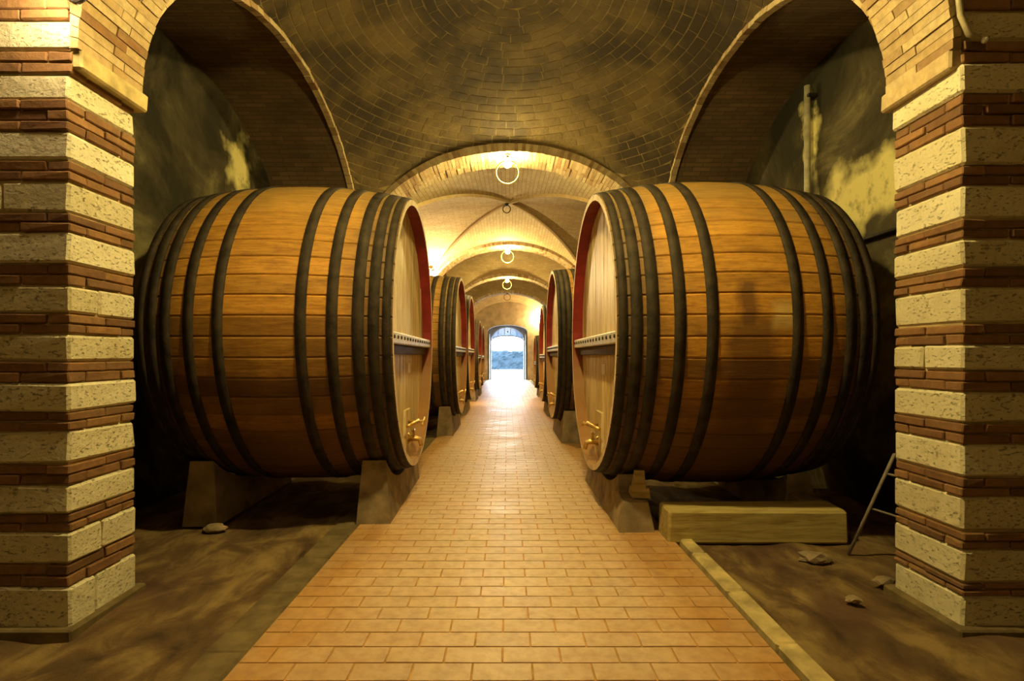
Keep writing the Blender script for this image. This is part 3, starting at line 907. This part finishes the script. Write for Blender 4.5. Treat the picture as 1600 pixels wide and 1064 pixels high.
# ------------------------------------------------------------------ casks
def make_cask(label, X, Y, side, R, Rb, L, hc, detail=True, yaw=0.0, stave_mat=None, group='great wine casks lining the path', nst=56, half=.60, shoulder=0.0):
    """head faces the path; local +x is the head end"""
    xcen = X - side * L / 2
    root = empty('wine_cask', (xcen, Y, 0), (0 if side > 0 else pi) + yaw, label, 'barrel', group)
    hl = L / 2
    r_at = lambda x: R + (Rb - R) * (1 - (x / hl) ** 2)
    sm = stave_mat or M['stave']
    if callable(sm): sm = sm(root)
    def stave_mb(mb, rot=0.0, n=nst, nx=12):
        da = pi / n; th = .06
        def P(x, a, r):
            a += rot
            return (x, -r * sin(a), r * cos(a))
        prev = None
        for i in range(nx + 1):
            x = -hl + L * i / nx; r = r_at(x)
            cur = [mb.vert(P(x, a, rr)) for a, rr in ((-da, r - .009), (-da * .84, r), (da * .84, r), (da, r - .009))]
            if prev:
                for q in range(3): mb.face((prev[q], prev[q + 1], cur[q + 1], cur[q]), 0)
            prev = cur
        for s in (1, -1):
            x0, x1 = s * hl, s * (hl - .17); r = r_at(hl); ri = r - .055
            o = [mb.vert(P(x0, -da, r - .009)), mb.vert(P(x0, -da * .84, r)), mb.vert(P(x0, da * .84, r)), mb.vert(P(x0, da, r - .009))]
            i_ = [mb.vert(P(x0, da, ri)), mb.vert(P(x0, -da, ri))]
            b_ = [mb.vert(P(x1, da, ri)), mb.vert(P(x1, -da, ri))]
            f1 = (o[0], o[1], o[2], o[3], i_[0], i_[1]); f2 = (i_[1], i_[0], b_[0], b_[1])
            mb.face(f1, 1); mb.face(f2, 2)
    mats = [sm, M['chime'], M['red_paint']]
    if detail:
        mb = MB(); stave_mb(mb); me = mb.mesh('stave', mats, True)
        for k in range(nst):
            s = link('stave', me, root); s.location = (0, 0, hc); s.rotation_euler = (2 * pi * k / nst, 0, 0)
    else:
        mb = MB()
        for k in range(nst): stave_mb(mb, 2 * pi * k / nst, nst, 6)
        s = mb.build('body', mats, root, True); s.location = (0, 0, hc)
    q = R / 1.38
    for ho, w in ((.325, .085), (.565, .085), (.765, .09), (.885, .085), (.985, .065)):
        for s in (1, -1):
            x0 = s * ho * hl / 1.03
            mb = MB(); n = 72; prev = first = None
            for i in range(n):
                a = 2 * pi * i / n
                cur = []
                for x, dr in ((x0 - w / 2, -.004), (x0 - w / 2, .009), (x0 + w / 2, .009), (x0 + w / 2, -.004)):
                    r = r_at(x) + dr
                    cur.append(mb.vert((x, -r * sin(a), r * cos(a))))
                if prev:
                    for j in range(3): mb.face((prev[j], prev[j + 1], cur[j + 1], cur[j]), 0, None, j == 1)
                else: first = cur
                prev = cur
            for j in range(3): mb.face((prev[j], prev[j + 1], first[j + 1], first[j]), 0, None, j == 1)
            h = mb.build('hoop', M['hoop'], root, True); h.location = (0, 0, hc)
            if detail and s > 0:
                for dz in (-.012, .012):
                    pass
    # head boards
    Ri = r_at(hl) - .058; xh = hl - .125
    nb = 16
    def board(mb, y0, y1, x0, x1):
        n = 5
        ys = [y0 + (y1 - y0) * i / n for i in range(n + 1)]
        zt = [sqrt(max(0, Ri * Ri - y * y)) for y in ys]
        for i in range(n):
            mb.hexa([(x0, ys[i], -zt[i]), (x1, ys[i], -zt[i]), (x1, ys[i + 1], -zt[i + 1]), (x0, ys[i + 1], -zt[i + 1]),
                     (x0, ys[i], zt[i]), (x1, ys[i], zt[i]), (x1, ys[i + 1], zt[i + 1]), (x0, ys[i + 1], zt[i + 1])])
    if detail:
        for k in range(nb):
            y0, y1 = -Ri + 2 * Ri * k / nb + .003, -Ri + 2 * Ri * (k + 1) / nb - .003
            mb = MB(); board(mb, y0, y1, xh - .04, xh + random.uniform(-.003, .003)); b = mb.build('head_board', M['head'], root, True); b.location = (0, 0, hc)
        mb = MB(); board(mb, -Ri, Ri, xh - .06, xh - .012); b = mb.build('head_backing', M['dark_metal'], root, True); b.location = (0, 0, hc)
    else:
        mb = MB(); 
        for k in range(nb):
            y0, y1 = -Ri + 2 * Ri * k / nb + .003, -Ri + 2 * Ri * (k + 1) / nb - .003
            board(mb, y0, y1, xh - .04, xh)
        b = mb.build('head', M['head'], root, True); b.location = (0, 0, hc)
    mb = MB(); board(mb, -Ri, Ri, -xh, -xh + .04); b = mb.build('rear_head', M['head'], root, True); b.location = (0, 0, hc)
    # crossbar with a row of studs
    zb = hc - .07 * q
    mb = MB(); cl = Ri * .985
    mb.box((xh + .002, -cl, zb - .055), (xh + .105, cl, zb + .045), 0, .008)
    cb = mb.build('crossbar', M['pale_metal'], root)
    mb = MB()
    for i in range(15):
        y = -cl * .92 + 2 * cl * .92 * i / 14
        mb.tube([(xh + .100, y, zb + .002), (xh + .116, y, zb + .002)], [.021, .014], 8)
    st = mb.build('studs', M['dark_metal'], cb); tag(st, 'dark studs on the pale bar', kind='stuff')
    mb = MB(); mb.box((xh + .002, -cl, zb - .15), (xh + .05, cl, zb - .058), 0, .01); mb.build('bar_shadow_strip', M['bar_shadow_wood'], root)  # dark strip standing in for the shadow under the crossbar
    # hatch with clamp, tap
    zq = hc - Ri
    mb = MB(); mb.hexa([(xh, -.19, zq + .12), (xh + .03, -.19, zq + .12), (xh + .03, .19, zq + .12), (xh, .19, zq + .12),
                        (xh, -.15, zq + .52), (xh + .03, -.15, zq + .52), (xh + .03, .15, zq + .52), (xh, .15, zq + .52)])
    hd = mb.build('hatch', M['head'], root, True)
    mb = MB(); mb.tube([(xh + .06, -.26, zq + .37), (xh + .11, -.14, zq + .385), (xh + .13, 0, zq + .39), (xh + .11, .14, zq + .385), (xh + .06, .26, zq + .37)], [.018, .024, .028, .024, .018], 8)
    mb.build('clamp_bar', M['brass'], hd, True)
    mb = MB(); mb.tube([(xh + .02, 0, zq + .39), (xh + .20, 0, zq + .39)], .016, 8); mb.tube([(xh + .19, -.09, zq + .36), (xh + .19, .09, zq + .42)], .013, 8)
    mb.build('clamp_screw', M['brass'], hd, True)
    mb = MB(); mb.tube([(xh, 0, zq + .21), (xh + .10, 0, zq + .21), (xh + .15, 0, zq + .20), (xh + .17, 0, zq + .13)], [.032, .03, .026, .02], 10)
    mb.tube([(xh + .085, 0, zq + .21), (xh + .085, 0, zq + .29)], .014, 8); mb.tube([(xh + .085, -.07, zq + .295), (xh + .085, .07, zq + .295)], .012, 8)
    mb.torus((xh + .012, 0, zq + .21), .05, .014, 16, 6, 0, 'y')
    mb.build('tap', M['brass'], root, True)
    if detail:
        mb = MB(); mb.box((xh, .10, hc - .42), (xh + .012, .26, hc - .31), 0, .003); mb.build('number_plate', M['ceramic'], root)
    # cradles are things of their own
    for s in (1, -1):
        xx = s * (hl - .26)
        make_cradle(root, xx, R, r_at(abs(xx) - .16) + .014, hc, s, half, shoulder)
    return root

CLAB = {}
def make_cradle(root, xx, R, r, hc, s, hf=.6, shoulder=0.0):
    rz = root.rotation_euler.z
    loc = root.location + Vector((cos(rz) * xx, sin(rz) * xx, 0))
    lab = root['label']
    short = lab.split(',')[0]
    o = MB(); n = 20; half = R * hf
    w0, w1 = .155, .105
    prof = []
    for i in range(n + 1):
        y = -half + 2 * half * i / n
        zt = hc - sqrt(r * r - y * y) - .004
        prof.append((y, min(zt, .60 * R / 1.38 + 0.02)))
    if shoulder:
        prof = [(-half - shoulder, .24), (-half - .03, .27)] + prof + [(half + .03, .27), (half + shoulder, .24)]
    prev = None
    for i, (y, zt) in enumerate(prof):
        yb = y * 1.04
        cur = [o.vert((-w0, yb, -.02)), o.vert((w0, yb, -.02)), o.vert((w1, y, zt)), o.vert((-w1, y, zt))]
        if prev:
            for j in range(4): o.face((prev[j], prev[(j + 1) % 4], cur[(j + 1) % 4], cur[j]))
        else: o.face(cur)
        prev = cur
    o.face(prev[::-1])
    ob = o.build('barrel_cradle', M['cradle'], None, True)
    ob.location = loc; ob.rotation_euler = (0, 0, rz)
    tag(ob, ('saddle block by the path under the ' if s > 0 else 'rear saddle block under the ') + short, 'cradle', 'stone saddle blocks under the casks')

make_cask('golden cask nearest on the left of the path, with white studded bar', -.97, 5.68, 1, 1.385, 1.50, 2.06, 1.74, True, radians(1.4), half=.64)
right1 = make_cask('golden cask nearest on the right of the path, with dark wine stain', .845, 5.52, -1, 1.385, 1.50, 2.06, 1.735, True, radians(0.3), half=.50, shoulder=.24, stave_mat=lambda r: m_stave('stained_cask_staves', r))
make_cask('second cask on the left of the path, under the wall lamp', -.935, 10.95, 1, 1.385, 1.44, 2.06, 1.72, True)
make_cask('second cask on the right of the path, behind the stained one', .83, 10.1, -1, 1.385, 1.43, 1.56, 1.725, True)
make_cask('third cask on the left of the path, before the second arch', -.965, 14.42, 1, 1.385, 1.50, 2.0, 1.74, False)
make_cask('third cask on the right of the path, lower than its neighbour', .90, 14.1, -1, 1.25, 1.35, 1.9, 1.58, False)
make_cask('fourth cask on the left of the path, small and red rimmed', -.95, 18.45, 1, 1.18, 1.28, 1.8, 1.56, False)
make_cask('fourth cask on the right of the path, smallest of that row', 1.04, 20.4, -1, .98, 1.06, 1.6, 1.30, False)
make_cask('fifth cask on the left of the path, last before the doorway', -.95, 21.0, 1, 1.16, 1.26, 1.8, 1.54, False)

# ------------------------------------------------------------------ lamps
def ring_lamp(x, y, z, strength, label, R=.19, bulb=True, bz=None):
    e = empty('ring_lamp', (x, y, z), 0, label, 'lamp', 'lamp rings under the vault arches')
    b = MB(); b.tube([(0, 0, .0), (0, 0, -.035)], [.05, .035], 12); b.tube([(0, 0, -.03), (0, 0, -.06)], .022, 10); b.build('ceiling_rose', M['dark_metal'], e, True)
    if bulb:
        b = MB(); b.tube([(0, 0, -.055), (0, 0, -.095)], [.03, .034], 10); b.build('socket', M['ceramic'], e, True)
        b = MB(); b.sphere((0, 0, -.155), .072, 14, 9, 0, 1.0); b.build('bulb', m_emit('bulb_glow', BULB_COL, strength), e)
    off = -.155 if bulb else -.05
    b = MB(); b.torus((0, -.09 if bulb else 0, off - R + .01 ), R, .012, 40, 8, 0, 'y'); b.build('ring', M['ring'] if bulb else M['dark_metal'], e, True)
    if bulb:
        b = MB(); b.tube([(0, 0, -.05), (0, -.09, off + .01)], .008, 6); b.build('hook', M['dark_metal'], e, True)
crown = S + AB
ring_lamp(0.0, 3.04, crown, E_ARCH0, 'bulb and ring lamp above the viewer under the pillar arch')
ring_lamp(0.0, -2.95, crown - .1, E_BACK, 'bulb and ring lamp behind the viewer under the closing wall')
ring_lamp(0.0, 8.82, crown, E_ARCH1, 'largest visible yellow ring lamp with glowing bulb, under the brick arch behind the nearest casks')
ring_lamp(0.0, 16.2, crown, E_ARCH, 'second yellow ring lamp with glowing bulb, under the arch after the groin vault')
ring_lamp(-.02, 22.5, crown, E_ARCH, 'third yellow ring lamp with glowing bulb, far down the path')
ring_lamp(-.02, 28.2, crown, 0, 'small dark unlit ring under the farthest arch', .17, False)
ring_lamp(-.02, 12.65, S + GB + GC - .06, 0, 'small thin ring hanging where the groin ribs cross', .09, False)

def wall_lamp(x, y, z, d, strength, label, r=.075):
    e = empty('wall_lamp', (x, y, z), 0, label, 'lamp', 'round wall lamps on the pillars')
    d = Vector(d).normalized()
    b = MB(); b.tube([d * -.12, d * -.095], .06, 12); b.tube([d * -.10, d * -.05], .02, 8); b.build('bracket', M['dark_metal'], e, True)
    b = MB(); b.tube([d * -.06, d * -.02], [.045, .055], 12); b.build('lamp_base', M['ceramic'], e, True)
    b = MB(); b.sphere(d * .04, r, 14, 9); b.build('globe', m_emit('globe_glow', (1.0, .74, .36), strength), e)
wall_lamp(-2.37, 2.81, 3.50, (0, -1, 0), E_WALL0, 'glaring lamp at the top of the left striped pillar')
wall_lamp(-2.12, 15.4, 3.93, (.45, -.5, -.75), E_WALL, 'bright lamp over the second cask beside the groin vault rib')
wall_lamp(2.08, 33.88, 3.93, (0, -1, 0), E_WALL, 'bright lamp high on the end wall beside the doorway')

# ------------------------------------------------------------------ small things
# conduit on the face above the right pillar
mb = MB(); mb.tube([(2.43, 2.90, 3.95), (2.445, 2.90, 3.62), (2.475, 2.90, 3.36), (2.52, 2.90, 3.26), (2.575, 2.90, 3.235)], .016, 8)
c = mb.build('conduit_pipe', M['pipe'], None, True); tag(c, 'bent cable conduit above the capital of the right striped pillar', 'pipe')
mb = MB(); mb.sphere((2.60, 2.895, 3.225), .018, 10, 7); mb.build('insulator', M['ceramic'], c)
# pipes on the right outer wall
mb = MB(); mb.tube([(3.60, 6.38, 2.76), (3.60, 6.38, 4.75)], .035, 10)
c = mb.build('vertical_pipe', M['pipe'], None, True); tag(c, 'pale upright pipe on the wall above the stained cask', 'pipe')
for z in (3.1, 4.6):
    m_ = MB(); m_.box((3.58, 6.32, z), (3.70, 6.44, z + .04), 0, .006); m_.build('pipe_clip', M['dark_metal'], c)
mb = MB(); mb.tube([(3.655, 3.6, 2.70), (3.655, 8.4, 2.70)], .02, 10)
tag(mb.build('horizontal_pipe', M['dark_metal'], None, True), 'dark level pipe along the wall behind the stained cask', 'pipe')
# long timber in front of the right cask
mb = MB(); mb.box((1.31, 4.32, -.03), (2.78, 4.61, .245), 0, .02, .008)
tag(mb.build('timber_beam', M['timber']), 'long rough squared timber lying beneath the stained cask', 'beam')
# wedge on the shoulder of the right saddle block
t = MB()
t.hexa([(1.09, 4.64, .262), (1.25, 4.64, .262), (1.25, 4.79, .275), (1.09, 4.79, .275), (1.10, 4.65, .345), (1.24, 4.65, .345), (1.24, 4.78, .345), (1.10, 4.78, .345)])
wz = t.build('wedge', M['timber'], None, True); tag(wz, 'small pale wooden wedge on the saddle block of the stained cask', 'wedge')
mb = MB(); mb.hexa([(1.10, 4.65, .346), (1.21, 4.65, .346), (1.21, 4.73, .346), (1.10, 4.73, .346), (1.12, 4.66, .50), (1.20, 4.66, .50), (1.20, 4.70, .50), (1.12, 4.70, .50)])
mb.build('upright_block', M['timber'], wz, True)
# leaning poles at the right pillar
e = empty('folding_frame', (2.63, 4.1, 0), 0, 'thin grey folding frame leaning behind the right striped pillar', 'frame')
for nm, a, b, r in (('pole', (0, 0, -.03), (.27, -.12, .77), .012), ('rung', (.22, -.10, .62), (.62, -.25, .52), .008), ('rung', (.12, -.05, .35), (.55, -.2, .22), .008), ('pole', (.75, -.05, -.03), (.27, -.12, .77), .012)):
    m_ = MB(); m_.tube([a, b], r, 8); m_.build(nm, M['pole'], e, True)
# loose stones
random.seed(5)
for (x, y, r, lab) in ((2.28, 3.95, .075, 'flat pale loose stone on the earth floor before the timber beam'), (2.52, 3.55, .05, 'small loose stone on the earth floor near the pale kerb pillar'), (2.15, 3.3, .035, 'tiny loose stone chip between kerb and right pillar'), (-2.55, 4.62, .07, 'pale loose stone beside the rear saddle of the left cask')):
    bm = bmesh.new(); bmesh.ops.create_icosphere(bm, subdivisions=2, radius=r)
    for v in bm.verts:
        k = 1 + random.uniform(-.22, .22); v.co = Vector((v.co.x * 1.5 * k, v.co.y * k, v.co.z * .55 * k))
    me = bpy.data.meshes.new('loose_stone'); bm.to_mesh(me); bm.free(); me.materials.append(M['cradle'])
    o = link('loose_stone', me); o.location = (x, y, -.02 + r * .35); tag(o, lab, 'stone')
